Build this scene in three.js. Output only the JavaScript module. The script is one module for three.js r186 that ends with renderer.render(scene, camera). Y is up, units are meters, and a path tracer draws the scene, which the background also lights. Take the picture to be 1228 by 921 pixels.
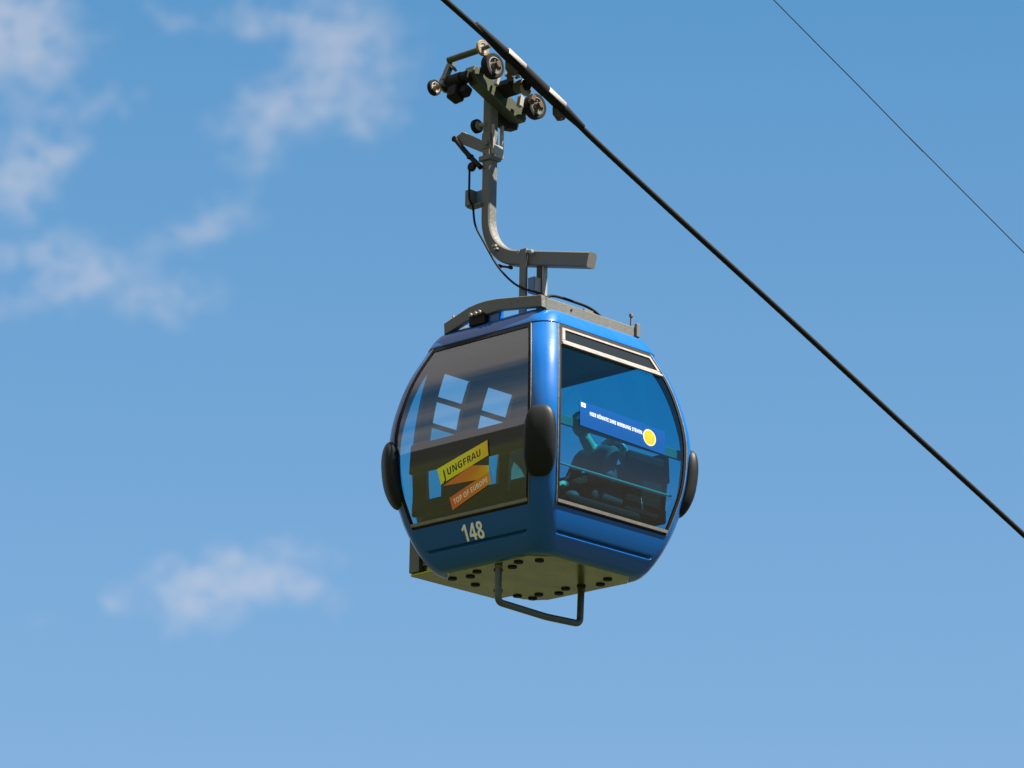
import * as THREE from 'three';
import { mergeGeometries } from 'three/addons/utils/BufferGeometryUtils.js';
import { RoundedBoxGeometry } from 'three/addons/geometries/RoundedBoxGeometry.js';
import { MarchingCubes } from 'three/addons/objects/MarchingCubes.js';
import { FontLoader } from 'three/addons/loaders/FontLoader.js';
import { ImprovedNoise } from 'three/addons/math/ImprovedNoise.js';

// ---------------------------------------------------------------- camera, sky, sun, exposure
const scene = new THREE.Scene();
const V = (x, y, z) => new THREE.Vector3(x, y, z);
const LIFT = 10.48;                                   // height of the cabin's underside
const EYE = V(24.35, -8.78 + LIFT, 25.6), LOOK = V(-0.66536, 0.28736, -0.689);
const camera = new THREE.PerspectiveCamera(10.954, 4 / 3, 0.1, 30000);
camera.position.copy(EYE);
camera.up.set(0.18703, 0.95768, 0.2188);
camera.lookAt(EYE.clone().add(LOOK));

const renderer = new THREE.WebGLRenderer({ antialias: true });
renderer.toneMapping = THREE.LinearToneMapping;
renderer.toneMappingExposure = 4.0;
renderer.shadowMap.enabled = true;

const sun = new THREE.DirectionalLight(0xfff2df, 5.0);
const SUN = V(0.47, 0.86, -0.2).normalize();
sun.position.set(0, LIFT + 2, 0).addScaledVector(SUN, 60);
sun.target.position.set(0, LIFT + 2, 0);
sun.castShadow = true;
Object.assign(sun.shadow.camera, { left: -9, right: 9, top: 9, bottom: -9, near: 1, far: 160 });
sun.shadow.mapSize.set(2048, 2048);
scene.add(sun, sun.target);

const perlin = new ImprovedNoise(), D2R = Math.PI / 180;
const { clamp, smoothstep, lerp } = THREE.MathUtils;
function fbm(x, y, z, n = 5, gain = 0.5) { let a = 1, s = 0, t = 0; for (let i = 0; i < n; i++) { s += a * perlin.noise(x, y, z); t += a; x = x * 2.03 + 5.1; y = y * 2.03 + 1.7; z = z * 2.03 + 9.2; a *= gain; } return s / t; }

const SKY = 0.25;                                    // sky radiance against the sun; the exposure above brings it back
const AIR = [[0, 0.40, 0.57, 0.78], [6, 0.30, 0.50, 0.755], [11, 0.232, 0.44, 0.725], [16.5, 0.166, 0.378, 0.665], [22, 0.113, 0.318, 0.602], [35, 0.07, 0.235, 0.51], [60, 0.042, 0.16, 0.40], [90, 0.033, 0.135, 0.36]];
function air(el, out) {
  let i = 0; while (i < AIR.length - 2 && el > AIR[i + 1][0]) i++;
  const a = AIR[i], b = AIR[i + 1], t = clamp((el - a[0]) / (b[0] - a[0]), 0, 1);
  for (let c = 0; c < 3; c++) out[c] = lerp(a[c + 1], b[c + 1], t);
}
// cloud banks: azimuth, elevation, half width, half height (degrees), turn, weight
const BANKS = [
  [-51.64, 21.35, 0.78, 0.72, 0, 0.85], [-51.84, 21.63, 0.72, 0.72, 0, 0.6], [-47.73, 21.86, 0.72, 0.26, 5, 0.55], [-46.57, 21.46, 0.74, 0.7, 0, 0.8], [-47.37, 20.64, 0.89, 0.38, -18, 0.65],
  [-48.04, 20.11, 0.5, 0.48, 0, 0.34], [-46.28, 20.47, 0.38, 0.33, 0, 0.5], [-51.47, 19.53, 0.5, 0.6, 30, 0.82], [-50.82, 19.74, 0.42, 0.2, -40, 0.38], [-51.09, 18.36, 0.72, 0.22, -5, 0.55],
  [-50.63, 17.94, 0.78, 0.27, -22, 0.68], [-49.32, 17.74, 0.66, 0.29, 0, 0.4], [-48.68, 18.78, 0.74, 0.29, -25, 0.42], [-50.45, 20.44, 0.66, 0.15, -5, 0.26], [-49.19, 21.78, 0.48, 0.2, 20, 0.3],
  [-48.34, 13.71, 0.84, 0.36, -8, 0.7], [-48.45, 13.31, 0.54, 0.26, 0, 0.4], [-47.37, 13.74, 0.72, 0.21, 8, 0.55], [-47.02, 14.25, 0.48, 0.19, 5, 0.32], [-49.79, 13.48, 0.2, 0.2, 0, 0.46],
  [-48.63, 13.93, 0.45, 0.21, -10, 0.38], [-50.92, 13.1, 0.48, 0.17, 0, 0.14], [-49.82, 17.89, 0.72, 0.36, 0, 0.22],
];
{
  const W = 4096, H = 2048, data = new Float32Array(W * H * 4), col = [0, 0, 0];
  for (let r = 0; r < H; r++) {
    const el = ((r + 0.5) / H - 0.5) * 180, ce = Math.cos(el * D2R), y = Math.sin(el * D2R);
    air(Math.max(el, 0), col);
    for (let c = 0; c < W; c++) {
      const a = ((c + 0.5) / W - 0.5) * 2 * Math.PI, x = Math.cos(a) * ce, z = Math.sin(a) * ce, k = (r * W + c) * 4;
      let dense = 0;
      if (el > 0.5) {
        const az = Math.atan2(x, -z) / D2R;
        let off = az + 44; if (off > 180) off -= 360; if (off < -180) off += 360;
        // broken fair-weather cloud, thickening away to the left of the cable's course and thinning out to its right
        const cover = off < 0 ? smoothstep(-off, 8.2, 40) : 0.55 * smoothstep(off, 60, 130);
        if (cover > 0.001 && el < 85) {
          const q = 1 / (y + 0.16), n = fbm(x * q * 2.2 + 3.1, 7.3, z * q * 2.2, 6, 0.52) + 0.5 * fbm(x * q * 0.8, 2.2, z * q * 0.8 + 4.0, 2);
          dense = smoothstep(n + 0.85 * cover, 0.34, 0.95) * Math.min(1, cover * 1.5) * smoothstep(el, 1, 6);
        }
        if (off > -11 && off < 4 && el > 10 && el < 26) {
          const w1 = fbm(az * 1.15, el * 1.3, 3.3, 5, 0.6), w2 = fbm(az * 1.15 + 31, el * 1.3, 8.3, 5, 0.6);
          const fa = az + w1 * 0.75, fe = el + w2 * 0.55;
          let s = 0;
          for (const [ba, be, rx, ry, turn, wt] of BANKS) {
            const dx = (fa - ba) * ce, dy = fe - be; if (dx * dx + dy * dy > 9) continue;
            const t = -turn * D2R, u = (dx * Math.cos(t) + dy * Math.sin(t)) / rx, v = (dy * Math.cos(t) - dx * Math.sin(t)) / ry;
            s += wt * Math.exp(-1.1 * (u * u + v * v));
          }
          const tex = fbm(az * 2.6 + 9, el * 3.4, 1.7, 5, 0.6);
          dense = Math.max(dense, 0.5 * clamp(1 - Math.exp(-1.3 * Math.max(0, s * (1 + 2.1 * tex) - 0.05)), 0, 1));
        }
      }
      const g = dense * 0.9;
      data[k] = lerp(col[0], 0.84, g) * SKY; data[k + 1] = lerp(col[1], 0.78, g) * SKY; data[k + 2] = lerp(col[2], 0.785, g) * SKY; data[k + 3] = 1;
    }
  }
  const sky = new THREE.DataTexture(data, W, H, THREE.RGBAFormat, THREE.FloatType);
  sky.mapping = THREE.EquirectangularReflectionMapping; sky.magFilter = THREE.LinearFilter; sky.needsUpdate = true;
  scene.background = sky; scene.environment = sky;
}

// ---------------------------------------------------------------- helpers
let seed = 11; const rnd = () => (seed = (seed * 16807) % 2147483647) / 2147483647;
function noiseMap(size, fn, repeat, srgb) {
  const d = new Uint8Array(size * size * 4);
  for (let j = 0; j < size; j++) for (let i = 0; i < size; i++) { const p = fn(i / size, j / size); for (let c = 0; c < 3; c++) d[(j * size + i) * 4 + c] = clamp(p[c] * 255, 0, 255); d[(j * size + i) * 4 + 3] = 255; }
  const t = new THREE.DataTexture(d, size, size); t.wrapS = t.wrapT = THREE.RepeatWrapping; t.magFilter = THREE.LinearFilter; t.repeat.set(repeat, repeat);
  if (srgb) t.colorSpace = THREE.SRGBColorSpace; t.needsUpdate = true; return t;
}
const wrapNoise = (u, v, f, o, n = 4) => { const a = u * 2 * Math.PI, b = v * 2 * Math.PI, r = f / 6.28; return fbm(Math.cos(a) * r + o, Math.sin(a) * r + Math.cos(b) * r * 0.7, Math.sin(b) * r + o * 0.3, n); };
const lin = (r, g, b) => new THREE.Color().setRGB(r, g, b);
const std = (c, roughness = 0.6, metalness = 0, extra = {}) => new THREE.MeshStandardMaterial({ color: c, roughness, metalness, ...extra });

const grime = noiseMap(256, (u, v) => { const n = 0.86 + 0.32 * wrapNoise(u, v, 6, 2) + 0.14 * wrapNoise(u, v, 30, 5, 3); return [n, n, n]; }, 1.3, false);
const zincMap = noiseMap(256, (u, v) => { const n = 0.84 + 0.4 * wrapNoise(u, v, 14, 3, 3) + 0.12 * wrapNoise(u, v, 48, 7, 2); return [n, n * 1.0, n * 1.0]; }, 2.2, false);
const plateMap = noiseMap(256, (u, v) => { const n = 0.82 + 0.5 * wrapNoise(u, v, 5, 4) + 0.2 * wrapNoise(u, v, 26, 9, 3); return [n, n, n * 0.97]; }, 0.8, false);

const matte = (c, roughness, extra = {}) => new THREE.MeshPhysicalMaterial({ color: c, roughness, specularIntensity: 0.35, ...extra });

const M = {
  blue: new THREE.MeshPhysicalMaterial({ color: lin(0.0, 0.078, 0.3), roughness: 0.5, roughnessMap: grime, specularIntensity: 0.2, clearcoat: 0.6, clearcoatRoughness: 0.05 }),
  glass: new THREE.MeshPhysicalMaterial({ color: lin(0.09, 0.62, 0.78), roughness: 0.02, transmission: 1, thickness: 0, ior: 1.7 }),
  frontGlass: new THREE.MeshPhysicalMaterial({ color: lin(0.62, 0.82, 0.9), roughness: 0.02, transmission: 1, thickness: 0, ior: 2.0 }),
  clearGlass: new THREE.MeshPhysicalMaterial({ color: lin(0.88, 0.95, 0.97), roughness: 0.02, transmission: 1, thickness: 0, ior: 1.5 }),
  doorGlass: new THREE.MeshPhysicalMaterial({ color: lin(0.02, 0.5, 0.6), roughness: 0.02, transmission: 1, thickness: 0, ior: 1.5 }),
  rubber: matte(lin(0.006, 0.006, 0.007), 0.7),
  bumper: matte(lin(0.009, 0.011, 0.013), 0.5, { bumpMap: grime, bumpScale: 0.001 }),
  alu: std(lin(0.22, 0.212, 0.208), 0.45, 0.15, { map: grime }),
  zinc: std(lin(0.118, 0.124, 0.117), 0.62, 0.12, { map: zincMap, roughnessMap: zincMap }),
  darkZinc: std(lin(0.1, 0.115, 0.11), 0.5, 0.6, { map: zincMap }),
  plate: std(lin(0.33, 0.36, 0.04), 0.22, 0.9, { map: plateMap, roughnessMap: grime }),
  carriage: std(lin(0.065, 0.078, 0.052), 0.5, 0.4, { map: zincMap }),
  dark: matte(lin(0.008, 0.008, 0.008), 0.6, { map: zincMap }),
  bright: std(lin(0.29, 0.28, 0.265), 0.45, 0.15, { map: grime }),
  rust: std(lin(0.075, 0.05, 0.028), 0.7, 0.3, { map: zincMap }),
  brass: std(lin(0.26, 0.2, 0.1), 0.5, 0.3, { map: zincMap }),
  hose: matte(lin(0.004, 0.004, 0.004), 0.7),
  steelRope: matte(lin(0.007, 0.007, 0.007), 0.7),
  seat: new THREE.MeshPhysicalMaterial({ color: lin(0.004, 0.005, 0.006), roughness: 0.9, specularIntensity: 0.3, bumpMap: grime, bumpScale: 0.002 }),
  inner: std(lin(0.12, 0.115, 0.12), 0.7, 0, { map: grime }),
  boxBlue: std(lin(0.06, 0.13, 0.23), 0.5),
};

const S_KEYS = [[-0.03, 0.66], [0, 0.69], [0.03, 0.735], [0.18, 0.822], [0.38, 0.902], [0.551, 0.95], [0.836, 1.012], [1.16, 1.03], [1.37, 1.016], [1.6, 0.972], [1.75, 0.932], [1.88, 0.886], [2.03, 0.82], [2.2, 0.745], [2.28, 0.69], [2.32, 0.64]];
function S(y) {                                       // half width of the cabin at height y
  const K = S_KEYS; let i = 0; while (i < K.length - 2 && y > K[i + 1][0]) i++;
  const t = clamp((y - K[i][0]) / (K[i + 1][0] - K[i][0]), 0, 1), h = K[i + 1][0] - K[i][0];
  const slope = (j) => { const a = K[Math.max(j - 1, 0)], b = K[Math.min(j + 1, K.length - 1)]; return (b[1] - a[1]) / (b[0] - a[0]); };
  const t2 = t * t, t3 = t2 * t;
  return (2 * t3 - 3 * t2 + 1) * K[i][1] + (t3 - 2 * t2 + t) * h * slope(i) + (-2 * t3 + 3 * t2) * K[i + 1][1] + (t3 - t2) * h * slope(i + 1);
}
const RC = 0.18, W_ = (y) => S(y) - RC;

function grid(fn, nu, nv) {                           // open sheet over fn(u, v)
  const pos = [], uv = [], idx = [];
  for (let j = 0; j <= nv; j++) for (let i = 0; i <= nu; i++) { const p = fn(i / nu, j / nv); pos.push(p.x, p.y, p.z); uv.push(p.x + p.z, p.y); }
  for (let j = 0; j < nv; j++) for (let i = 0; i < nu; i++) { const a = j * (nu + 1) + i, b = a + 1, c = a + nu + 1, d = c + 1; idx.push(a, b, d, a, d, c); }
  const g = new THREE.BufferGeometry(); g.setAttribute('position', new THREE.Float32BufferAttribute(pos, 3)); g.setAttribute('uv', new THREE.Float32BufferAttribute(uv, 2)); g.setIndex(idx); g.computeVertexNormals(); return g;
}
function slab(fn, nu, nv, thick) {                    // fn(u, v, depth): closed shell between depth 0 and depth -thick
  const parts = [grid((u, v) => fn(u, v, 0), nu, nv), grid((u, v) => fn(1 - u, v, -thick), nu, nv),
    grid((u, v) => fn(u, 0, -thick * (1 - v)), nu, 1), grid((u, v) => fn(u, 1, -thick * v), nu, 1), grid((u, v) => fn(0, u, -thick * (1 - v)), nv, 1), grid((u, v) => fn(1, u, -thick * v), nv, 1)];
  return mergeGeometries(parts);
}
const onFace = (k) => { const m = new THREE.Matrix4().makeRotationY(k * Math.PI / 2); return (x, y, off) => V(x, y, S(y) + off).applyMatrix4(m); };
function bx(w, h, d, x, y, z, rx = 0, ry = 0, rz = 0, r = 0.006) {
  const g = new RoundedBoxGeometry(w, h, d, 1, Math.min(r, w / 2.1, h / 2.1, d / 2.1));
  g.applyMatrix4(new THREE.Matrix4().makeRotationFromEuler(new THREE.Euler(rx, ry, rz)).setPosition(x, y, z)); return g;
}
function cyl(r, len, axis, x, y, z, n = 20, r2 = r) {  // along x, y or z, rims bevelled
  const b = Math.min(r, len) * 0.12, g = new THREE.LatheGeometry([[0, -len / 2], [r - b, -len / 2], [r, -len / 2 + b], [r2, len / 2 - b], [r2 - b, len / 2], [0, len / 2]].map((p) => new THREE.Vector2(...p)), n);
  if (axis === 'x') g.rotateZ(-Math.PI / 2); if (axis === 'z') g.rotateX(Math.PI / 2);
  return flat(g.translate(x, y, z));
}
function flat(g) { const f = g.toNonIndexed(); f.computeVertexNormals(); f.setIndex([...Array(f.attributes.position.count).keys()]); return f; }
function tube(pts, r, n = 40, radial = 10, tension = 0.5) { return new THREE.TubeGeometry(new THREE.CatmullRomCurve3(pts.map((p) => V(...p)), false, 'catmullrom', tension), n, r, radial); }
function bentTube(pts, r, bend, radial = 14) {        // straight runs with rounded bends and closed ends
  const P = pts.map((p) => V(...p)), path = [P[0]];
  for (let i = 1; i < P.length - 1; i++) {
    const a = P[i - 1].clone().sub(P[i]).setLength(bend).add(P[i]), b = P[i + 1].clone().sub(P[i]).setLength(bend).add(P[i]);
    for (let k = 0; k <= 8; k++) { const t = k / 8; path.push(a.clone().multiplyScalar((1 - t) ** 2).addScaledVector(P[i], 2 * t * (1 - t)).addScaledVector(b, t * t)); }
  }
  path.push(P[P.length - 1]);
  return sweep(path, () => [...Array(radial).keys()].map((i) => [r * Math.cos(i / radial * 6.2832), r * Math.sin(i / radial * 6.2832)]));
}
function sweep(path, section, side = null) {          // closed section carried along a path
  const pos = [], uv = [], idx = []; let N = 0, nrm = null, run = 0;
  path.forEach((p, i) => {
    const t = path[Math.min(i + 1, path.length - 1)].clone().sub(path[Math.max(i - 1, 0)]).normalize();
    if (!nrm) nrm = side ? side.clone() : Math.abs(t.y) < 0.9 ? V(0, 1, 0) : V(1, 0, 0);
    nrm.addScaledVector(t, -nrm.dot(t)).normalize();
    const bin = t.clone().cross(nrm), sec = section(i / (path.length - 1), i); N = sec.length;
    if (i) run += p.distanceTo(path[i - 1]);
    sec.forEach(([a, b], j) => { const q = p.clone().addScaledVector(nrm, a).addScaledVector(bin, b); pos.push(q.x, q.y, q.z); uv.push(run, j / N); });
  });
  const L = path.length;
  for (let i = 0; i < L - 1; i++) for (let j = 0; j < N; j++) { const a = i * N + j, b = i * N + (j + 1) % N, c = a + N, d = b + N; idx.push(a, b, d, a, d, c); }
  for (let j = 1; j < N - 1; j++) { idx.push(0, j + 1, j); idx.push((L - 1) * N, (L - 1) * N + j, (L - 1) * N + j + 1); }
  const g = new THREE.BufferGeometry(); g.setAttribute('position', new THREE.Float32BufferAttribute(pos, 3)); g.setAttribute('uv', new THREE.Float32BufferAttribute(uv, 2)); g.setIndex(idx); g.computeVertexNormals(); return g;
}
function extrude(poly, depth, bevel = 0.004) {        // polygon in x, y, thickness along z from 0 to depth
  const s = new THREE.Shape(poly.map((p) => new THREE.Vector2(...p)));
  return new THREE.ExtrudeGeometry(s, { depth: depth - 2 * bevel, bevelEnabled: true, bevelThickness: bevel, bevelSize: bevel, bevelOffset: -bevel, bevelSegments: 1 }).translate(0, 0, bevel);
}
function join(list) {
  return mergeGeometries(list.map((g) => { const f = g.index ? g.toNonIndexed() : g.clone(); if (!f.attributes.uv) f.setAttribute('uv', new THREE.Float32BufferAttribute(new Float32Array(f.attributes.position.count * 2), 2)); for (const k of Object.keys(f.attributes)) if (!['position', 'normal', 'uv'].includes(k)) f.deleteAttribute(k); return f; }));
}
function part(name, geos, mat, parent, label) {
  const m = new THREE.Mesh(Array.isArray(geos) ? join(geos) : geos, mat); m.name = name; m.castShadow = m.receiveShadow = true;
  if (label) m.userData.label = label; parent.add(m); return m;
}

// ---------------------------------------------------------------- the hillside below
const groundHeight = (x, z) => {
  const r = Math.hypot(x - EYE.x, z - EYE.z), d = z - EYE.z;
  const ramp = d > 0 ? 320 * Math.tanh(0.42 * d / 320) : -260 * Math.tanh(-0.42 * d / 260);
  const rough = smoothstep(r, 30, 400) * (26 * perlin.noise(x / 240, 3.1, z / 240) + 9 * perlin.noise(x / 70, 8.1, z / 70)) + smoothstep(r, 4, 40) * 0.7 * perlin.noise(x / 14, 1.3, z / 14);
  return ramp + rough;
};
{
  const pos = [], uv = [], colr = [], idx = [], NA = 160, rings = [0];
  for (let r = 2; r < 7000; r *= 1.09) rings.push(r);
  rings.forEach((r) => {
    for (let a = 0; a < NA; a++) {
      const x = EYE.x + r * Math.cos(a / NA * 6.283185), z = EYE.z + r * Math.sin(a / NA * 6.283185);
      pos.push(x, groundHeight(x, z), z); uv.push(x / 9, z / 9);
      const wood = smoothstep(fbm(x / 160, 2.7, z / 160 + 8, 4) + 0.6 * smoothstep(r, 90, 300), 0.16, 0.3) * smoothstep(r, 70, 130);
      const m = 1 + 0.5 * fbm(x / 22, 5.5, z / 22, 3);
      colr.push(lerp(0.026 * m, 0.006, wood), lerp(0.034 * m, 0.008, wood), lerp(0.002 * m, 0.0025, wood));
    }
  });
  for (let i = 0; i < rings.length - 1; i++) for (let a = 0; a < NA; a++) { const p = i * NA + a, q = i * NA + (a + 1) % NA; idx.push(p, p + NA, q + NA, p, q + NA, q); }
  const g = new THREE.BufferGeometry(); g.setAttribute('position', new THREE.Float32BufferAttribute(pos, 3)); g.setAttribute('uv', new THREE.Float32BufferAttribute(uv, 2)); g.setAttribute('color', new THREE.Float32BufferAttribute(colr, 3)); g.setIndex(idx); g.computeVertexNormals();
  if (g.attributes.normal.getY(NA * 5) < 0) { const ix = g.index.array; for (let i = 0; i < ix.length; i += 3) { const t = ix[i]; ix[i] = ix[i + 1]; ix[i + 1] = t; } g.computeVertexNormals(); }
  const grass = noiseMap(256, (u, v) => { const n = 0.85 + 0.4 * wrapNoise(u, v, 10, 1) + 0.35 * wrapNoise(u, v, 60, 6, 3); return [n, n, n * 0.9]; }, 1, false);
  const ground = new THREE.Mesh(g, std(lin(1, 1, 1), 0.95, 0, { map: grass, vertexColors: true }));
  ground.name = 'ground'; ground.receiveShadow = true; ground.userData = { kind: 'structure', label: 'green alpine hillside meadow with dark woods' }; scene.add(ground);
}

// ---------------------------------------------------------------- the gondola
const gondola = new THREE.Group(); gondola.name = 'gondola'; gondola.position.y = LIFT; scene.add(gondola);
gondola.userData = { label: 'blue gondola cabin numbered 148 hanging from the cable', category: 'gondola' };
const up = (list) => list.map(([x, y, z]) => [x, y + LIFT, z]);

// corner pillars with their rubber buffers
for (let k = 0; k < 4; k++) {
  const m = new THREE.Matrix4().makeRotationY(k * Math.PI / 2);
  const y0 = 0.02, y1 = 2.112;
  part('corner_pillar', slab((u, v, d) => { const y = lerp(y0, y1, v), t = u * Math.PI / 2, c = W_(y), r = RC + d; return V(c + r * Math.sin(t), y, c + r * Math.cos(t)).applyMatrix4(m); }, 14, 60, 0.035), M.blue, gondola);
}
for (const [sx, sz] of [[1, 1], [-1, 1], [1, -1], [-1, -1]]) {
  const g = new THREE.SphereGeometry(1, 36, 28), p = g.attributes.position, e = (v, n) => Math.sign(v) * Math.abs(v) ** n, yc = 0.905, t = 34 * D2R;
  for (let i = 0; i < p.count; i++) {
    const nx = p.getX(i), ny = p.getY(i), nz = p.getZ(i);
    const y = yc + 0.315 * e(ny, 0.62), c = W_(clamp(y, 0.3, 1.4)), across = 0.145 * e(nx, 0.72), outw = 0.075 * e(nz, 0.8) - 0.004;
    const bx_ = c + RC * Math.sin(t), bz_ = c + RC * Math.cos(t);
    p.setXYZ(i, sx * (bx_ + across * Math.cos(t) + outw * Math.sin(t)), y, sz * (bz_ - across * Math.sin(t) + outw * Math.cos(t)));
  }
  if (sx * sz < 0) { const ix = g.index.array; for (let i = 0; i < ix.length; i += 3) { const q = ix[i]; ix[i] = ix[i + 1]; ix[i + 1] = q; } }
  g.computeVertexNormals();
  part('bumper', g, M.bumper, gondola);
}

// lower body panels, each with a recessed seam
const font = await new FontLoader().loadAsync('fonts/droid/droid_sans_bold.typeface.json');
const panels = [];
for (let k = 0; k < 4; k++) {
  const F = onFace(k), seam = (y) => -0.03 * Math.exp(-(((y - 0.163) / 0.013) ** 4));
  const hw = (y) => W_(y);
  panels[k] = part('lower_panel', slab((u, v, d) => { const y = lerp(0.02, 0.372, v); const x = lerp(-hw(y), hw(y), u); return F(x, y, d + (d < 0 ? 0 : seam(y) * smoothstep(hw(y) - Math.abs(x), 0.004, 0.02))); }, 36, 70, 0.035), M.blue, gondola);
  // rounded lip under the panel and pillar
}
part('body_lip', (() => {
  const g = (v) => { const a = v * Math.PI / 2; return [0.69 - 0.05 * (1 - Math.cos(a)) + 0.03 * (1 - v), 0.02 - 0.035 * Math.sin(a)]; };
  return grid((u, v) => { const [s, y] = g(v), f = Math.min(3, Math.floor(u * 4)), w = u * 4 - f, m = new THREE.Matrix4().makeRotationY(f * Math.PI / 2), c = s - RC; const t = clamp((w - 0.6) / 0.4, 0, 1) * Math.PI / 2, x = w < 0.6 ? lerp(-c, c, w / 0.6) : c + RC * Math.sin(t); return V(x, y, w < 0.6 ? s : c + RC * Math.cos(t)).applyMatrix4(m); }, 80, 6);
})(), M.blue, gondola);
{
  const F = onFace(0), shapes = font.generateShapes('148', 0.148), g = new THREE.ExtrudeGeometry(shapes, { depth: 0.002, bevelEnabled: false, curveSegments: 10 });
  g.computeBoundingBox(); const b = g.boundingBox, p = g.attributes.position, w = b.max.x - b.min.x;
  for (let i = 0; i < p.count; i++) { const x = (p.getX(i) - b.min.x - w / 2) * 0.8 + 0.0, y = 0.232 + (p.getY(i) - 0.054) * 0.98 , q = F(x, y, 0.0025 + p.getZ(i)); p.setXYZ(i, q.x, q.y, q.z); }
  g.computeVertexNormals();
  part('cabin_number', g, std(lin(0.8, 0.8, 0.78), 0.5), panels[0], 'white number 148');
}

// roof shell and ceiling
part('roof', (() => {
  const K = [[2.108, S(2.108) - 0.03], [2.104, S(2.104) + 0.004], [2.13, S(2.13) + 0.006], [2.17, S(2.17) + 0.004], [2.2, 0.747], [2.235, 0.722], [2.262, 0.69], [2.278, 0.65], [2.285, 0.58], [2.292, 0.45], [2.298, 0.3], [2.3, 0.02]];
  return grid((u, v) => {
    const i = Math.min(Math.floor(v * (K.length - 1)), K.length - 2), f = v * (K.length - 1) - i, y = lerp(K[i][0], K[i + 1][0], f), s = lerp(K[i][1], K[i + 1][1], f), rc = Math.min(RC, s * 0.6);
    const q = Math.min(3, Math.floor(u * 4)), w = u * 4 - q, m = new THREE.Matrix4().makeRotationY(q * Math.PI / 2), c = s - rc, t = clamp((w - 0.6) / 0.4, 0, 1) * Math.PI / 2;
    return V(w < 0.6 ? lerp(-c, c, w / 0.6) : c + rc * Math.sin(t), y, w < 0.6 ? s : c + rc * Math.cos(t)).applyMatrix4(m);
  }, 120, 33);
})(), M.blue, gondola);
part('ceiling', extrude([[-0.74, -0.58], [-0.58, -0.74], [0.58, -0.74], [0.74, -0.58], [0.74, 0.58], [0.58, 0.74], [-0.58, 0.74], [-0.74, 0.58]], 0.02).rotateX(-Math.PI / 2).translate(0, 2.115, 0), M.inner, gondola);

// windows
const windowSheet = (k, x0, x1, y0, y1, off) => { const F = onFace(k); return grid((u, v) => { const y = lerp(y0, y1, v); const a = typeof x0 === 'function' ? x0(y) : x0, b = typeof x1 === 'function' ? x1(y) : x1; return F(lerp(a, b, u), y, off); }, 10, 44); };
const strip = (k, xa, xb, y0, y1, off, thick, nv = 30) => { const F = onFace(k), fa = typeof xa === 'function' ? xa : () => xa, fb = typeof xb === 'function' ? xb : () => xb; return slab((u, v, d) => { const y = lerp(y0, y1, v); return F(lerp(fa(y), fb(y), u), y, off + d); }, 12, nv, thick); };
const nW = (y) => -W_(y), pW = (y) => W_(y);
const windows = [];
for (const k of [0, 1, 2]) {
  const w = windows[k] = part('window', windowSheet(k, nW, pW, 0.385, 2.1, -0.004), k ? M.glass : M.frontGlass, gondola);
  part('gasket', [strip(k, nW, pW, 2.062, 2.104, 0.003, 0.02, 4), strip(k, nW, pW, 0.373, 0.392, 0.002, 0.02, 2),
    strip(k, (y) => -W_(y) - 0.002, (y) => -W_(y) + 0.026, 0.392, 2.062, 0.003, 0.02), strip(k, (y) => W_(y) - 0.026, (y) => W_(y) + 0.002, 0.392, 2.062, 0.003, 0.02)], M.rubber, w);
  part('edge_trim', [strip(k, (y) => -W_(y) - 0.012, (y) => -W_(y) - 0.003, 0.373, 2.1, 0.006, 0.012), strip(k, (y) => W_(y) + 0.003, (y) => W_(y) + 0.012, 0.373, 2.1, 0.006, 0.012)], M.zinc, w);
  part('sill_trim', strip(k, (y) => -W_(y) + 0.004, (y) => W_(y) - 0.004, 0.396, 0.422, 0.012, 0.02, 3), M.alu, w);
}
// tilting vent of the right-hand window: frame, dark opening and pane
{
  const w = windows[1], k = 1, a0 = (y) => -W_(y) + 0.03, a1 = (y) => W_(y) - 0.04, T0 = 1.872, T1 = 2.06;
  part('vent_frame', [strip(k, a0, a1, T1 - 0.02, T1, 0.016, 0.03, 3), strip(k, a0, a1, T0, T0 + 0.019, 0.024, 0.03, 3), strip(k, a0, a1, T0 + 0.027, T0 + 0.048, 0.012, 0.03, 3),
    strip(k, a0, (y) => a0(y) + 0.036, T0 + 0.048, T1 - 0.02, 0.016, 0.03, 6), strip(k, (y) => a1(y) - 0.03, a1, T0 + 0.048, T1 - 0.02, 0.016, 0.03, 6)], M.alu, w);
  part('vent_pane', strip(k, (y) => a0(y) + 0.036, (y) => a1(y) - 0.03, T0 + 0.048, T1 - 0.02, 0.004, 0.006, 6), std(lin(0.012, 0.014, 0.013), 0.08), w, 'dark tilting vent pane');
}
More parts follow.
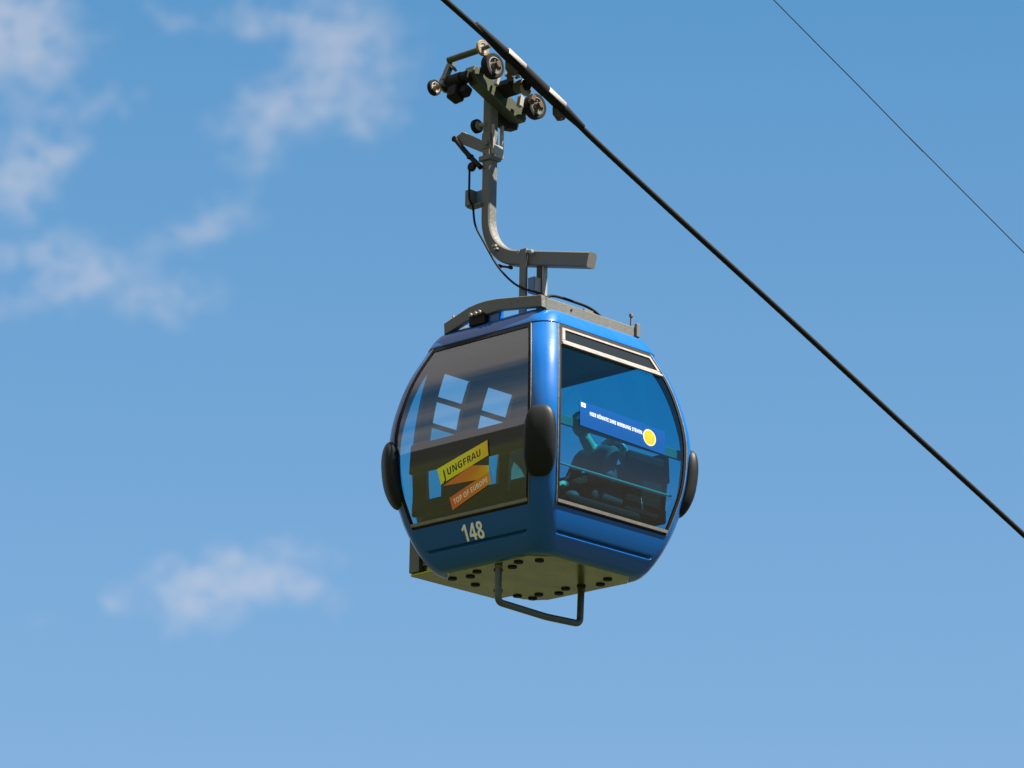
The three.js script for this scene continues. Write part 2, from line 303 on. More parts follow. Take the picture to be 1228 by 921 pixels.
// door side: two leaves with framed panes
{
  const k = 3, hdr = strip(k, nW, pW, 1.99, 2.104, 0, 0.05, 6), low = strip(k, nW, pW, 0.373, 0.45, 0, 0.05, 4);
  part('door_frame', [hdr, low, strip(k, nW, -0.485, 0.45, 1.99, 0, 0.05), strip(k, 0.46, 0.625, 0.45, 1.99, 0, 0.05), strip(k, (y) => W_(y) - 0.02, pW, 0.45, 1.99, 0, 0.05)], M.inner, gondola);
  for (const [a, b, mid] of [[-0.48, -0.02, -0.13], [-0.01, 0.455, 0.1]]) {
    const left = a < -0.3, pa = left ? a + 0.005 : mid, pb = left ? mid : b - 0.005;
    const d = part('door', [strip(k, left ? mid : a, left ? b : mid, 0.455, 1.985, 0.004, 0.045), strip(k, pa, pb, 1.738, 1.772, 0.004, 0.04, 3), strip(k, pa, pb, 1.5, 1.53, 0.004, 0.04, 3), strip(k, pa, pb, 0.455, 0.5, 0.004, 0.04, 3)], M.inner, gondola);
    part('door_pane', windowSheet(k, pa, pb, 1.515, 1.985, -0.01), M.clearGlass, d, 'clear upper pane'); part('door_pane', windowSheet(k, pa, pb, 0.5, 1.515, -0.01), M.doorGlass, d, 'tinted lower pane');
  }
  part('side_pane', windowSheet(k, 0.625, (y) => W_(y) - 0.02, 0.45, 1.99, -0.01), M.glass, gondola);
}

// stickers: thin films laid on the panes
function canvasTex(w, h, draw) {
  const c = document.createElement('canvas'); c.width = w; c.height = h; draw(c.getContext('2d'), w, h);
  const t = new THREE.CanvasTexture(c); t.colorSpace = THREE.SRGBColorSpace; t.anisotropy = 8; return t;
}
function film(k, quad, off, nu = 12, nv = 10) {       // quad: lower left, lower right, upper right, upper left as [x, y] on the face
  const F = onFace(k), pos = [], uv = [], idx = [];
  for (let j = 0; j <= nv; j++) for (let i = 0; i <= nu; i++) {
    const u = i / nu, v = j / nv, q = [0, 1].map((c) => lerp(lerp(quad[0][c], quad[1][c], u), lerp(quad[3][c], quad[2][c], u), v)), p = F(q[0], q[1], off);
    pos.push(p.x, p.y, p.z); uv.push(u, v);
  }
  for (let j = 0; j < nv; j++) for (let i = 0; i < nu; i++) { const a = j * (nu + 1) + i; idx.push(a, a + 1, a + nu + 2, a, a + nu + 2, a + nu + 1); }
  const g = new THREE.BufferGeometry(); g.setAttribute('position', new THREE.Float32BufferAttribute(pos, 3)); g.setAttribute('uv', new THREE.Float32BufferAttribute(uv, 2)); g.setIndex(idx); g.computeVertexNormals(); return g;
}
const vinyl = (t) => std(lin(1, 1, 1), 0.45, 0, { map: t });
{
  const yTex = canvasTex(768, 224, (c, w, h) => {
    const g = c.createLinearGradient(0, 0, w, 0); g.addColorStop(0, '#e3ea22'); g.addColorStop(0.6, '#ecdc10'); g.addColorStop(1, '#e8c408'); c.fillStyle = g; c.fillRect(0, 0, w, h);
    c.fillStyle = '#1a1c0c'; c.textBaseline = 'alphabetic'; c.font = 'bold 178px sans-serif'; c.save(); c.translate(64, 176); c.scale(0.72, 1); c.fillText('J', 0, 14); c.restore();
    c.font = 'bold 136px sans-serif'; c.save(); c.translate(124, 164); const s = 540 / c.measureText('UNGFRAU').width; c.scale(s, 1); c.fillText('UNGFRAU', 0, 0); c.restore();
  });
  const mTex = canvasTex(256, 64, (c, w, h) => { const g = c.createLinearGradient(0, 0, w, 0); g.addColorStop(0, '#e07a3a'); g.addColorStop(0.45, '#dd8a1c'); g.addColorStop(1, '#e9c312'); c.fillStyle = g; c.fillRect(0, 0, w, h); });
  const oTex = canvasTex(768, 200, (c, w, h) => {
    const g = c.createLinearGradient(0, 0, w, 0); g.addColorStop(0, '#de6f3c'); g.addColorStop(0.6, '#dd7f2c'); g.addColorStop(1, '#e0982a'); c.fillStyle = g; c.fillRect(0, 0, w, h);
    c.fillStyle = '#f6ecd2'; c.textBaseline = 'alphabetic'; c.font = 'bold 118px sans-serif'; c.save(); c.translate(52, 142); c.scale(664 / c.measureText('TOP OF EUROPE').width, 1); c.fillText('TOP OF EUROPE', 0, 0); c.restore();
  });
  const st = part('ribbon_logo', film(0, YELLOW(), 0.006), vinyl(yTex), windows[0], 'yellow ribbon reading JUNGFRAU');
  part('ribbon_fold', film(0, FOLD(), 0.0045), vinyl(mTex), windows[0], 'orange fold of the ribbon');
  part('ribbon_tail', film(0, TAIL(), 0.006), vinyl(oTex), windows[0], 'orange ribbon reading TOP OF EUROPE');
}
function YELLOW() { return [[-0.28, 0.705], [0.338, 0.862], [0.332, 1.003], [-0.305, 0.85]]; }
function FOLD() { return [[-0.26, 0.69], [0.325, 0.668], [0.33, 0.775], [0.12, 0.81]]; }
function TAIL() { return [[-0.185, 0.462], [0.335, 0.62], [0.33, 0.72], [-0.2, 0.575]]; }
{
  const tex = canvasTex(1152, 256, (c, w, h) => {
    c.fillStyle = '#073a76'; c.fillRect(0, 0, w, h);
    c.fillStyle = '#bac2cc'; c.fillRect(20, 16, 60, 44); c.fillStyle = '#073a76'; c.font = 'bold 34px sans-serif'; c.fillText('M', 34, 50);
    c.fillStyle = '#bac2cc'; c.font = 'bold 54px sans-serif'; c.save(); c.translate(130, 122); c.scale(720 / c.measureText('HIER KÖNNTE IHRE WERBUNG STEHEN.').width, 1); c.fillText('HIER KÖNNTE IHRE WERBUNG STEHEN.', 0, 0); c.restore();
    c.beginPath(); c.arc(938, 128, 88, 0, 7); c.fillStyle = '#b0aa88'; c.fill(); c.beginPath(); c.arc(938, 128, 74, 0, 7); c.fillStyle = '#b58c1a'; c.fill();
    c.strokeStyle = '#e0a51e'; c.lineWidth = 7; for (const y of [96, 128, 160]) { c.beginPath(); c.moveTo(892 + (y % 3) * 6, y); c.lineTo(982 - (y % 5) * 4, y); c.stroke(); }
  });
  part('advert_banner', film(1, [[-0.575, 1.112], [0.563, 1.078], [0.563, 1.3], [-0.575, 1.346]], 0.002, 16, 8), std(lin(1, 1, 1), 0.25, 0, { map: tex }), windows[1], 'dark blue banner with white lettering and yellow disc');
}

// floor plate, feet, step box, tow bar
const plate = part('floor_plate', [extrude([[-0.66, -0.5], [-0.5, -0.66], [0.5, -0.66], [0.66, -0.5], [0.66, 0.5], [0.5, 0.66], [-0.5, 0.66], [-0.66, 0.5]], 0.05).rotateX(-Math.PI / 2).translate(0, -0.02, 0)], M.plate, gondola, 'bare metal underside');
for (const [x, z] of [[0.29, 0.561], [0.472, 0.482], [0.122, 0.466], [-0.052, 0.466], [-0.243, 0.545], [-0.415, 0.455], [-0.6, 0.5], [-0.6, 0.2], [-0.6, -0.1], [-0.6, -0.36], [-0.56, -0.52], [-0.416, -0.45], [-0.237, -0.531], [-0.066, -0.438], [0.114, -0.455], [0.288, -0.523], [0.47, -0.421]])
  part('rubber_foot', cyl(0.042, 0.014, 'y', x, -0.025, z, 18), M.rubber, plate);
part('cabin_floor', bx(1.35, 0.04, 1.35, 0, 0.075, 0), M.seat, gondola);
{
  const s = part('door_step', [bx(0.13, 0.36, 1.16, -1.02, 0.27, 0.0), bx(0.06, 0.28, 1.1, -0.91, 0.28, 0.0)], M.zinc, gondola, 'grey step box under the door side');
  part('step_bracket', [bx(0.42, 0.025, 1.14, -0.86, 0.07, 0), bx(0.3, 0.12, 0.05, -0.8, 0.13, 0.5), bx(0.3, 0.12, 0.05, -0.8, 0.13, -0.5)], M.plate, s);
}
{
  const b = part('under_bar', bentTube([[0.08, 0.0, 0.6], [0.075, -0.36, 0.594], [0.012, -0.36, -0.108], [0.06, -0.36, -0.5], [0.03, 0.0, -0.545]], 0.032, 0.06), M.darkZinc, gondola, 'bent tube hanging under the floor');
  for (const [x, z] of [[0.08, 0.6], [0.03, -0.545]]) part('collar', cyl(0.036, 0.03, 'y', x, -0.036, z), M.zinc, b);
}

// benches inside
{
  const rb = (w, h, d, x, y, z, ry = 0, rx = 0, r = 0.05) => { const g = new RoundedBoxGeometry(w, h, d, 3, Math.min(r, w / 2.1, h / 2.1, d / 2.1)); g.rotateX(rx); g.translate(x, y, z); g.rotateY(ry); return g; };
  for (const [ry, w] of [[0, 1.62], [Math.PI / 2, 1.2], [Math.PI, 1.62]]) {
    const b = part('bench', [rb(w - 0.24, 0.1, 0.44, 0, 0.5, 0.62, ry)], M.seat, gondola);
    if (ry === 0 || ry === Math.PI) {
      part('backrest', [rb(w, 0.29, 0.05, 0, 1.055, 0.86, ry, -0.06, 0.024), rb(w, 0.14, 0.05, 0, 0.59, 0.82, ry, 0, 0.024), rb(0.15, 0.5, 0.045, -0.7, 0.78, 0.85, ry), rb(0.58, 0.5, 0.045, -0.12, 0.78, 0.85, ry), rb(0.13, 0.5, 0.045, 0.385, 0.78, 0.85, ry), rb(0.14, 0.5, 0.045, 0.73, 0.78, 0.85, ry)], M.seat, b);
    } else {
      // local x after the turn runs towards -z
      part('backrest', [rb(0.56, 0.58, 0.07, 0.55, 0.82, 0.8, ry, 0.1, 0.034)], M.seat, b);
    }
  }
  part('window_rail', bx(0.03, 0.09, 1.75, 0.955, 1.145, 0), M.inner, gondola);
  part('window_rail', cyl(0.011, 1.5, 'z', 0.895, 0.762, -0.05, 10), M.alu, gondola);
}

// roof frame
const beam = (pts, depth) => extrude(pts, depth, 0.005);
{
  const prof = [[-0.557, 2.241], [-0.289, 2.312], [-0.179, 2.328], [0.16, 2.334], [0.68, 2.259], [0.672, 2.372], [0.131, 2.449], [-0.012, 2.461], [-0.13, 2.458], [-0.246, 2.445], [-0.566, 2.352]];
  const b1 = part('roof_beam', beam(prof, 0.06).translate(0, 0, 0.66), M.zinc, gondola, 'arched grey beam over the roof');
  for (const [x, y] of [[-0.19, 2.35], [-0.13, 2.352], [-0.08, 2.357]]) part('clamp_bolt', cyl(0.018, 0.05, 'z', x, y, 0.735, 8), M.bright, b1);
  part('clamp_block', [bx(0.2, 0.1, 0.08, -0.13, 2.3, 0.69)], M.dark, b1);
  part('foot_bracket', bx(0.14, 0.1, 0.06, 0.05, 2.3, 0.66), M.blue, b1); part('foot_bracket', bx(0.12, 0.06, 0.05, -0.48, 2.255, 0.66), M.blue, b1);
  part('bolt', cyl(0.012, 0.04, 'y', -0.47, 2.395, 0.69, 8), M.bright, b1);
  part('roof_beam', beam(prof, 0.06).translate(0, 0, -0.6), M.zinc, gondola);
  const b2 = part('roof_beam', [bx(0.06, 0.118, 1.25, 0.647, 2.302, 0.034)], M.zinc, gondola, 'straight grey beam along the roof edge');
  part('end_clip', [bx(0.03, 0.13, 0.05, 0.69, 2.33, -0.555), cyl(0.011, 0.14, 'y', 0.66, 2.42, -0.5, 8), cyl(0.02, 0.03, 'y', 0.66, 2.47, -0.5, 8)], M.zinc, b2);
  part('bolt', cyl(0.01, 0.012, 'x', 0.68, 2.318, 0.33, 8), M.dark, b2);
  part('roof_beam', [bx(0.06, 0.118, 1.25, -0.53, 2.312, 0.034)], M.zinc, gondola);
  part('cross_member', [bx(1.13, 0.07, 0.12, 0.055, 2.37, 0.03)], M.zinc, gondola);
}

// hanger: stem, bend and arm
{
  const path = [], cx = -0.71, a = Math.atan2(-0.238, 1), R = 0.5, yTop = 4.83;
  const yb = 3.598, cxx = cx + R;
  for (let i = 0; i <= 6; i++) path.push(V(cx, lerp(yTop, yb, i / 6), 0.005));
  const sweepA = Math.PI / 2 + a;                       // heading turns from straight down to the drooping arm
  for (let i = 1; i <= 16; i++) { const t = sweepA * i / 16; path.push(V(cxx - R * Math.cos(t), yb - R * Math.sin(t), 0.005)); }
  const e = path[path.length - 1], L = (0.625 - e.x) / Math.cos(a);
  for (let i = 1; i <= 6; i++) path.push(e.clone().add(V(Math.cos(a), Math.sin(a), 0).multiplyScalar(L * i / 6)));
  const box = (h, w) => { const c = 0.012; return [[h - c, w], [h, w - c], [h, -w + c], [h - c, -w], [-h + c, -w], [-h, -w + c], [-h, w - c], [-h + c, w]]; };
  const arm = part('hanger', flat(sweep(path, (t) => box(lerp(0.055, 0.072, smoothstep(t, 0.4, 0.7)), 0.055), V(1, 0, 0))), M.zinc, gondola, 'cranked square steel hanger');
  part('post', [bx(0.085, 0.8, 0.03, -0.172, 2.755, 0.08)], M.zinc, arm); part('post', [bx(0.062, 0.64, 0.07, -0.018, 2.68, 0.0)], M.rust, arm); part('post', [bx(0.02, 0.62, 0.06, 0.026, 2.68, 0.0)], M.bright, arm);
  part('post_bracket', [bx(0.12, 0.03, 0.02, -0.11, 3.12, 0.075, 0, 0, -0.25), cyl(0.018, 0.03, 'z', -0.225, 3.135, 0.085, 8), cyl(0.018, 0.03, 'z', -0.07, 3.1, 0.085, 8)], M.bright, arm);
  const jb = part('junction_box', bx(0.085, 0.15, 0.1, -0.045, 2.77, 0.06), M.boxBlue, arm); part('cover', bx(0.012, 0.14, 0.09, 0.0045, 2.77, 0.06), M.bright, jb);
  part('clamp_ring', [bx(0.16, 0.05, 0.15, -0.71, 4.19, 0.005), bx(0.11, 0.16, 0.016, -0.7, 4.36, 0.07)], M.zinc, arm);
  part('side_box', [bx(0.03, 0.3, 0.02, -0.64, 4.37, 0.04), bx(0.04, 0.34, 0.02, -0.635, 4.36, -0.075), bx(0.05, 0.12, 0.12, -0.635, 4.25, -0.02)], M.bright, arm);
  part('nut', cyl(0.03, 0.03, 'z', -0.685, 4.33, 0.085, 6), M.zinc, arm);
  part('lever_arm', extrude([[-0.66, 4.2], [-0.66, 4.31], [-1.02, 4.53], [-1.1, 4.5], [-1.06, 4.42]], 0.05).translate(0, 0, 0.02), M.zinc, arm);
  part('link_rod', [tube([[-1.11, 4.47, 0.075], [-0.95, 4.29, 0.075], [-0.76, 4.1, 0.075]], 0.026, 8, 8), cyl(0.03, 0.06, 'z', -1.11, 4.47, 0.07, 10), cyl(0.03, 0.05, 'z', -0.9, 4.24, 0.08, 8)], M.dark, arm);
  part('cable_pulley', [cyl(0.045, 0.04, 'z', -0.87, 4.13, 0.085, 14)], M.dark, arm);
  const cb = part('cable_bracket', [bx(0.07, 0.16, 0.1, -0.895, 3.82, 0.06), bx(0.19, 0.02, 0.09, -0.83, 3.735, 0.05)], M.zinc, arm); part('back_plate', bx(0.11, 0.15, 0.03, -0.8, 3.82, 0.02), M.boxBlue, cb);
  part('control_cable', [tube([[-0.885, 4.12, 0.1], [-0.875, 3.95, 0.11], [-0.86, 3.8, 0.12], [-0.832, 3.72, 0.1], [-0.793, 3.523, 0.1], [-0.678, 3.331, 0.1], [-0.497, 3.06, 0.1], [-0.32, 2.874, 0.1], [-0.146, 2.755, 0.11], [0.069, 2.661, 0.1], [0.2, 2.56, 0.1]], 0.0105, 70, 8)], M.hose, arm);
  part('cable_clip', bx(0.05, 0.02, 0.03, -0.56, 3.27, 0.075), M.bright, arm); part('cable_clip', bx(0.05, 0.02, 0.03, -0.54, 3.235, 0.075), M.bright, arm);
  part('cable_guide', [bx(0.16, 0.02, 0.02, -0.44, 3.045, 0.05, 0, 0, -0.3), cyl(0.018, 0.04, 'z', -0.51, 3.067, 0.05, 8), cyl(0.018, 0.04, 'z', -0.37, 3.023, 0.05, 8)], M.dark, arm);
  part('roof_hose', [tube([[0.4, 2.38, 0.42], [0.4, 2.515, 0.314], [0.4, 2.535, -0.022], [0.4, 2.52, -0.249], [0.4, 2.44, -0.44], [0.4, 2.34, -0.52]], 0.014, 50, 8)], M.hose, arm);
  part('stem_roller', [cyl(0.068, 0.05, 'x', -0.84, 4.54, 0.06, 22)], M.rubber, arm); part('stem_roller_rim', [cyl(0.05, 0.056, 'x', -0.84, 4.54, 0.06, 18), cyl(0.02, 0.14, 'x', -0.79, 4.54, 0.06, 10)], M.bright, arm);
}

// grip and carriage: built along z with the rope through the origin, then laid on the rope's slope
const ROPE_X = -0.16, GRIP_TILT = -22.3 * D2R;
{
  const grip = new THREE.Group(); grip.name = 'grip'; grip.position.set(ROPE_X, 4.848, 0); grip.rotation.x = GRIP_TILT; gondola.add(grip);
  grip.userData.label = 'sprung cable grip with running wheels';
  const wheel = (name, r, w, x, y, z, tyre = M.rubber, rim = M.dark) => {
    const pr = (pts) => { const g = new THREE.LatheGeometry(pts.map((p) => new THREE.Vector2(...p)), 30); g.rotateZ(-Math.PI / 2); return flat(g.translate(x, y, z)); };
    part(name, [pr([[r * 0.72, -w / 2], [r * 0.95, -w / 2], [r, -w * 0.35], [r, w * 0.35], [r * 0.95, w / 2], [r * 0.72, w / 2], [r * 0.72, -w / 2]]),
    ], tyre, grip);
    part(name + '_rim', [pr([[r * 0.72, -w * 0.46], [r * 0.72, w * 0.46], [r * 0.62, w * 0.5], [r * 0.58, w * 0.2], [r * 0.3, w * 0.2], [r * 0.28, w * 0.6], [0, w * 0.62]]), ...[0, 1, 2, 3].map((i) => cyl(r * 0.07, w * 0.2, 'x', x + w * 0.3, y + r * 0.45 * Math.cos(i * 1.571 + 0.4), z + r * 0.45 * Math.sin(i * 1.571 + 0.4), 8))], rim, grip);
  };
  part('carriage_beam', [extrude([[-0.37, -0.03], [-0.27, -0.075], [0.3, -0.075], [0.42, -0.02], [0.42, 0.05], [0.34, 0.075], [-0.31, 0.075], [-0.37, 0.04]], 0.13, 0.008).rotateY(-Math.PI / 2).translate(-0.385, -0.07, 0)], M.carriage, grip, 'dark olive carriage beam');
  for (const z of [0.325, -0.31]) { wheel('running_wheel', 0.124, 0.08, -0.25, 0.0, z, M.rubber, M.zinc); part('axle', cyl(0.03, 0.24, 'x', -0.32, 0.0, z, 14), M.dark, grip); part('axle_cap', cyl(0.032, 0.06, 'x', -0.19, 0.0, z, 10), M.rust, grip); }
  part('clamp_body', [bx(0.2, 0.09, 0.17, -0.31, -0.01, 0.02, 0, 0, 0, 0.02)], M.dark, grip);
  part('clamp_spring', [...Array(6).keys()].map((i) => new THREE.TorusGeometry(0.052, 0.012, 8, 18).rotateY(Math.PI / 2).translate(-0.2 + i * 0.02, -0.02, 0.0)), M.carriage, grip); part('spring_cap', [cyl(0.058, 0.03, 'x', -0.085, -0.02, 0, 18), cyl(0.02, 0.06, 'x', -0.07, -0.02, 0, 8)], M.dark, grip);
  part('clamp_yoke', new THREE.TorusGeometry(0.098, 0.016, 8, 22, 2.9).rotateY(-Math.PI / 2).rotateX(-0.25).translate(-0.13, -0.03, 0.01), M.bright, grip);
  part('clamp_lever', [bx(0.035, 0.05, 0.34, -0.1, 0.07, -0.03, 0.2), bx(0.04, 0.11, 0.05, -0.1, 0.05, 0.1, -0.3), bx(0.2, 0.035, 0.05, -0.2, 0.08, 0.1)], M.bright, grip);
  part('clamp_stop', bx(0.05, 0.11, 0.05, -0.3, -0.035, -0.165, 0.2), M.bright, grip); part('clamp_stop', bx(0.05, 0.1, 0.03, -0.32, -0.03, 0.165, 0.1), M.bright, grip);
  part('clamp_bracket', bx(0.05, 0.12, 0.05, -0.12, -0.03, 0.19, 0.3), M.rust, grip); part('clamp_bracket', bx(0.04, 0.1, 0.05, -0.13, -0.06, -0.16), M.rust, grip);
  for (const [z, n] of [[0.18, 0.42], [-0.42, -0.18]]) part('jaw_plate', sweep([V(0, 0, z), V(0, 0, n)], () => [[0.06, 0.03], [0.066, 0.0], [0.062, -0.028], [0.046, -0.052], [0.02, -0.064], [-0.014, -0.066], [-0.014, -0.054], [0.02, -0.05], [0.04, -0.04], [0.05, -0.02], [0.054, 0.0], [0.05, 0.026]]), M.bright, grip);
  part('jaw_body', [sweep([V(0, 0.002, -0.42), V(0, 0.002, 0.42)], () => [...Array(16).keys()].map((i) => [0.048 * Math.cos(i / 16 * 6.2832), 0.05 * Math.sin(i / 16 * 6.2832)])), sweep([V(0, 0.01, -0.18), V(0, 0.01, 0.18)], () => [...Array(16).keys()].map((i) => [0.062 * Math.cos(i / 16 * 6.2832), 0.056 * Math.sin(i / 16 * 6.2832)]))], M.hose, grip);
  for (const [z0, z1] of [[0.42, 0.86], [-0.42, -0.74]]) part('rope_tongue', sweep([...Array(9).keys()].map((i) => V(0, 0.006, lerp(z0, z1, i / 8))), (t) => [...Array(14).keys()].map((i) => [lerp(0.054, 0.034, t) * Math.cos(i / 14 * 6.2832), lerp(0.052, 0.034, t) * Math.sin(i / 14 * 6.2832)])), M.hose, grip);
  for (const z of [0.27, -0.44]) part('jaw_block', [extrude([[-0.08, 0.04], [0.08, 0.04], [0.05, -0.03], [-0.03, -0.05], [-0.07, -0.02]], 0.06, 0.006).rotateY(-Math.PI / 2).translate(0.0, -0.06, z)], M.rust, grip);
  wheel('guide_roller', 0.078, 0.03, -0.26, 0.09, 0.5, M.brass, M.bright); wheel('guide_roller', 0.066, 0.03, -0.1, -0.055, -0.02, M.brass, M.bright);
  part('guide_rod', [cyl(0.033, 0.44, 'x', -0.49, 0.08, 0.5, 14), cyl(0.02, 0.12, 'x', -0.22, 0.085, 0.5, 10)], M.carriage, grip);
  part('guide_lever', [extrude([[-0.68, 0.1], [-0.75, 0.1], [-0.76, -0.18], [-0.7, -0.2]], 0.05).translate(0, 0, 0.43), bx(0.05, 0.05, 0.14, -0.7, -0.12, 0.42), bx(0.09, 0.03, 0.06, -0.65, 0.0, 0.46, 0, 0, -0.7)], M.zinc, grip);
  part('actuator', [cyl(0.072, 0.2, 'x', -0.62, -0.13, 0.4, 18), cyl(0.08, 0.03, 'x', -0.73, -0.13, 0.4, 18), cyl(0.06, 0.1, 'x', -0.49, -0.12, 0.4, 16)], M.dark, grip);
  part('actuator_flange', [cyl(0.084, 0.018, 'x', -0.755, -0.13, 0.4, 18), cyl(0.022, 0.16, 'x', -0.82, -0.125, 0.4, 10)], M.brass, grip);
  wheel('end_roller', 0.078, 0.045, -0.91, -0.12, 0.4, M.rubber, M.bright);
  part('housing', [bx(0.12, 0.14, 0.14, -0.6, -0.26, 0.36, 0.1, 0, 0.1, 0.02), bx(0.09, 0.1, 0.1, -0.5, -0.24, 0.34, 0, 0, 0, 0.02)], M.dark, grip);
  part('wedge_plate', [extrude([[-0.06, 0.02], [-0.4, 0.02], [-0.4, -0.04], [-0.3, -0.1], [-0.06, -0.14]], 0.1, 0.006).rotateY(-Math.PI / 2).translate(-0.5, -0.1, 0)], M.dark, grip);
}

// ---------------------------------------------------------------- cables
function strandRope(pts, r, twist, steps, radial, lobes) {
  const curve = new THREE.CatmullRomCurve3(pts.map((p) => V(...p)), false, 'centripetal'), P = curve.getSpacedPoints(steps), len = curve.getLength();
  return sweep(P, (t) => [...Array(radial).keys()].map((i) => { const f = i / radial * 6.2832, q = r * (0.95 + 0.08 * Math.abs(Math.cos(lobes / 2 * (f + t * len * twist)))); return [q * Math.cos(f), q * Math.sin(f)]; }));
}
{
  const rope = part('haul_rope', strandRope(up([[ROPE_X, 20.2, 45], [ROPE_X, 8.45, 10], [ROPE_X, 5.87, 2.8], [ROPE_X, 5.301, 1.204], [ROPE_X, 5.1, 0.646], [ROPE_X, 4.868, 0.049], [ROPE_X, 4.636, -0.52], [ROPE_X, 4.53, -0.76], [ROPE_X, 4.083, -1.91], [ROPE_X, 3.414, -3.688], [ROPE_X, 2.744, -5.43], [ROPE_X, 1.932, -7.582], [ROPE_X, -2.9, -20], [ROPE_X, -13.5, -45]]), 0.0285, 14, 2400, 24, 6), M.steelRope, scene);
  rope.userData = { label: 'thick black stranded steel haul rope carrying the gondola', category: 'cable' };
  const far = part('signal_cable', tube(up([[-5, 23.5, 24], [-5, 13.6, 0.2], [-5, 9.816, -9.277], [-5, 9.2, -10.832], [-5, 8.64, -12.217], [-5, 7.836, -14.278], [-5, -1.5, -38]]), 0.0062, 300, 8), M.steelRope, scene);
  far.userData = { label: 'thin dark overhead wire crossing the upper right sky', category: 'wire' };
}

// ---------------------------------------------------------------- passenger on the bench
{
  const ox = 0.6, oz = -0.36, oy = 0.55;                // seat contact; faces the front window (+z)
  const J = (f, h, s) => V(ox - s, oy + h, oz + f);     // forward, height, to the passenger's right
  const bones = [
    [J(0, 0.1, 0.07), 0.12, J(0.1, 0.3, 0), 0.13, 'top'], [J(0, 0.1, -0.07), 0.12, J(0.1, 0.3, 0), 0.13, 'top'], [J(0.1, 0.3, 0), 0.14, J(0.22, 0.46, 0), 0.135, 'top'],
    [J(0.25, 0.5, 0.14), 0.085, J(0.25, 0.5, -0.14), 0.085, 'top'], [J(0.27, 0.5, 0), 0.065, J(0.4, 0.63, 0), 0.054, 'skin'],
    [J(0, 0.085, 0.09), 0.095, J(0.44, 0.08, 0.12), 0.072, 'leg'], [J(0, 0.085, -0.09), 0.095, J(0.44, 0.08, -0.12), 0.072, 'leg'],
    [J(0.44, 0.08, 0.12), 0.066, J(0.42, -0.36, 0.12), 0.045, 'leg'], [J(0.44, 0.08, -0.12), 0.066, J(0.42, -0.36, -0.12), 0.045, 'leg'],
    [J(0.4, -0.41, 0.12), 0.042, J(0.56, -0.42, 0.13), 0.036, 'leg'], [J(0.4, -0.41, -0.12), 0.042, J(0.56, -0.42, -0.13), 0.036, 'leg'],
  ];
  for (const s of [1, -1]) bones.push([J(0.25, 0.49, s * 0.2), 0.066, J(0.36, 0.25, s * 0.24), 0.052, 'top'], [J(0.36, 0.25, s * 0.24), 0.05, J(0.52, 0.2, s * 0.15), 0.036, 'top'], [J(0.52, 0.2, s * 0.15), 0.032, J(0.59, 0.18, s * 0.12), 0.027, 'skin']);
  for (const s of [1, -1]) for (let i = 0; i < 5; i++) { const b = J(0.59, 0.18, s * (0.12 + (i - 2) * 0.012)); bones.push(i < 4 ? [b, 0.012, J(0.66 - Math.abs(i - 1) * 0.008, 0.155, s * (0.115 + (i - 2) * 0.021)), 0.009, 'skin'] : [J(0.57, 0.18, s * 0.105), 0.012, J(0.62, 0.17, s * 0.065), 0.01, 'skin']); }
  const head = J(0.45, 0.745, 0);
  const field = (p) => {
    let d = 9, tag = 'top', best = 9;
    for (const [a, ra, b, rb_, kind] of bones) {
      const ab = b.clone().sub(a), t = clamp(p.clone().sub(a).dot(ab) / ab.lengthSq(), 0, 1), q = p.distanceTo(a.clone().addScaledVector(ab, t)) - lerp(ra, rb_, t), h = clamp(0.5 + 0.5 * (d - q) / 0.03, 0, 1);
      d = lerp(d, q, h) - 0.03 * h * (1 - h); if (q < best) { best = q; tag = kind; }
    }
    const hd = p.clone().sub(head); hd.y /= 1.28; hd.z /= 1.12; const q = hd.length() - 0.085;
    const nose = p.distanceTo(head.clone().add(V(0, -0.012, 0.1))) - 0.015, ear = Math.min(p.distanceTo(head.clone().add(V(0.085, 0, -0.01))), p.distanceTo(head.clone().add(V(-0.085, 0, -0.01)))) - 0.016;
    const qq = Math.min(q, nose, ear); if (qq < best) tag = 'skin';
    const h = clamp(0.5 + 0.5 * (d - qq) / 0.02, 0, 1); return [lerp(d, qq, h) - 0.02 * h * (1 - h), tag];
  };
  const res = 88, half = 0.72, c = V(ox, oy + 0.2, oz + 0.24), mc = new MarchingCubes(res, M.seat, false, false, 120000);
  mc.isolation = 0;
  const p = V(0, 0, 0), hs = res / 2;
  for (let k = 0; k < res; k++) for (let j = 0; j < res; j++) for (let i = 0; i < res; i++) { p.set((i - hs) / hs, (j - hs) / hs, (k - hs) / hs).multiplyScalar(half).add(c); mc.field[i + j * res + k * res * res] = -field(p)[0]; }
  mc.update();
  const n = mc.count, g = new THREE.BufferGeometry(), pos = new Float32Array(n * 3), col = new Float32Array(n * 3), pal = { top: [0.018, 0.024, 0.04], leg: [0.02, 0.022, 0.03], sleeve: [0.72, 0.72, 0.7], skin: [0.42, 0.27, 0.2] };
  for (let i = 0; i < n; i++) {
    p.set(mc.positionArray[i * 3], mc.positionArray[i * 3 + 1], mc.positionArray[i * 3 + 2]).multiplyScalar(half).add(c); pos.set([p.x, p.y, p.z], i * 3);
    const kind = field(p)[1]; let q = pal[kind]; if (kind === 'sleeve' && perlin.noise(p.x * 38, p.y * 38, p.z * 38) > 0.2) q = [0.06, 0.08, 0.14]; col.set(q, i * 3);
  }
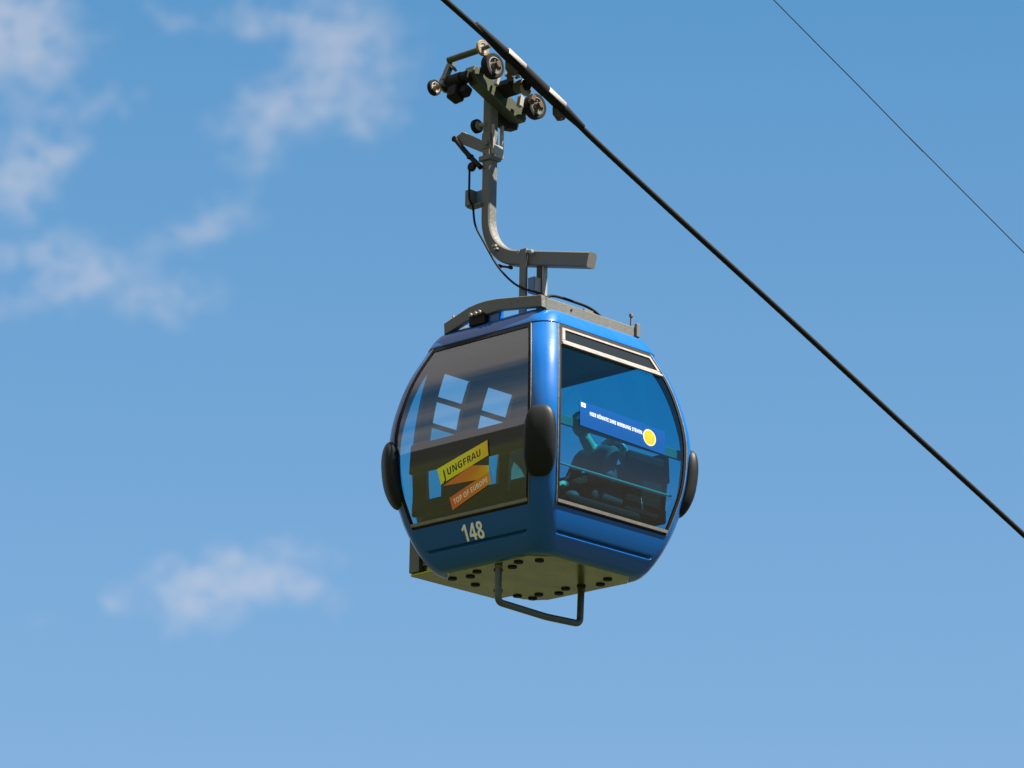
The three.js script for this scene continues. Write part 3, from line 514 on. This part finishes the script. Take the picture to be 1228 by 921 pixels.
  g.setAttribute('position', new THREE.BufferAttribute(pos, 3)); g.setAttribute('color', new THREE.BufferAttribute(col, 3)); g.setAttribute('normal', new THREE.BufferAttribute(mc.normalArray.slice(0, n * 3), 3));
  g.computeVertexNormals();
  g.translate(-ox, -oy, -oz);
  const person = new THREE.Mesh(g, std(lin(1, 1, 1), 0.8, 0, { vertexColors: true })); person.name = 'person'; person.position.set(ox, oy + LIFT, oz); person.castShadow = person.receiveShadow = true; scene.add(person);
  person.userData = { label: 'capped passenger in dark jacket seated behind the right-hand tinted window', category: 'person' };
  const at = (q) => V(q.x - ox, q.y - oy, q.z - oz), h0 = at(head);
  const crown = new THREE.SphereGeometry(0.1, 24, 12, 0, 6.2832, 0, 1.62); crown.scale(0.98, 1.2, 1.13); crown.rotateX(-0.12); crown.translate(h0.x, h0.y + 0.016, h0.z - 0.004);
  const brim = extrude([[-0.085, 0], [-0.07, 0.075], [-0.035, 0.115], [0.035, 0.115], [0.07, 0.075], [0.085, 0]], 0.012, 0.003).rotateX(Math.PI / 2 + 0.15).translate(h0.x, h0.y + 0.035, h0.z + 0.085);
  part('cap', [crown, brim], std(lin(0.02, 0.022, 0.028), 0.8), person, 'dark peaked cap');
  const shawlTex = noiseMap(128, (u, v) => { const n = wrapNoise(u, v, 22, 5, 2) > 0.08 ? 0.22 : 0.8; return [n, n, Math.min(1, n * 1.08)]; }, 1, true);
  const spine = [[0.3, 0.6], [0.17, 0.595], [0.06, 0.5], [-0.01, 0.38], [-0.06, 0.26], [-0.1, 0.14], [-0.13, 0.04]].map(([f, h]) => at(J(f - 0.02, h, -0.16)));
  const sp = new THREE.CatmullRomCurve3(spine).getPoints(30);
  part('shawl', sweep(sp, (t) => [...Array(12).keys()].map((i) => [0.03 * Math.cos(i / 12 * 6.2832), lerp(0.08, 0.06, t) * Math.sin(i / 12 * 6.2832)]), V(0, 0.5, -1)), std(lin(0.85, 0.85, 0.85), 0.85, 0, { map: shawlTex }), person, 'pale patterned shawl down the back');
}

renderer.render(scene, camera);
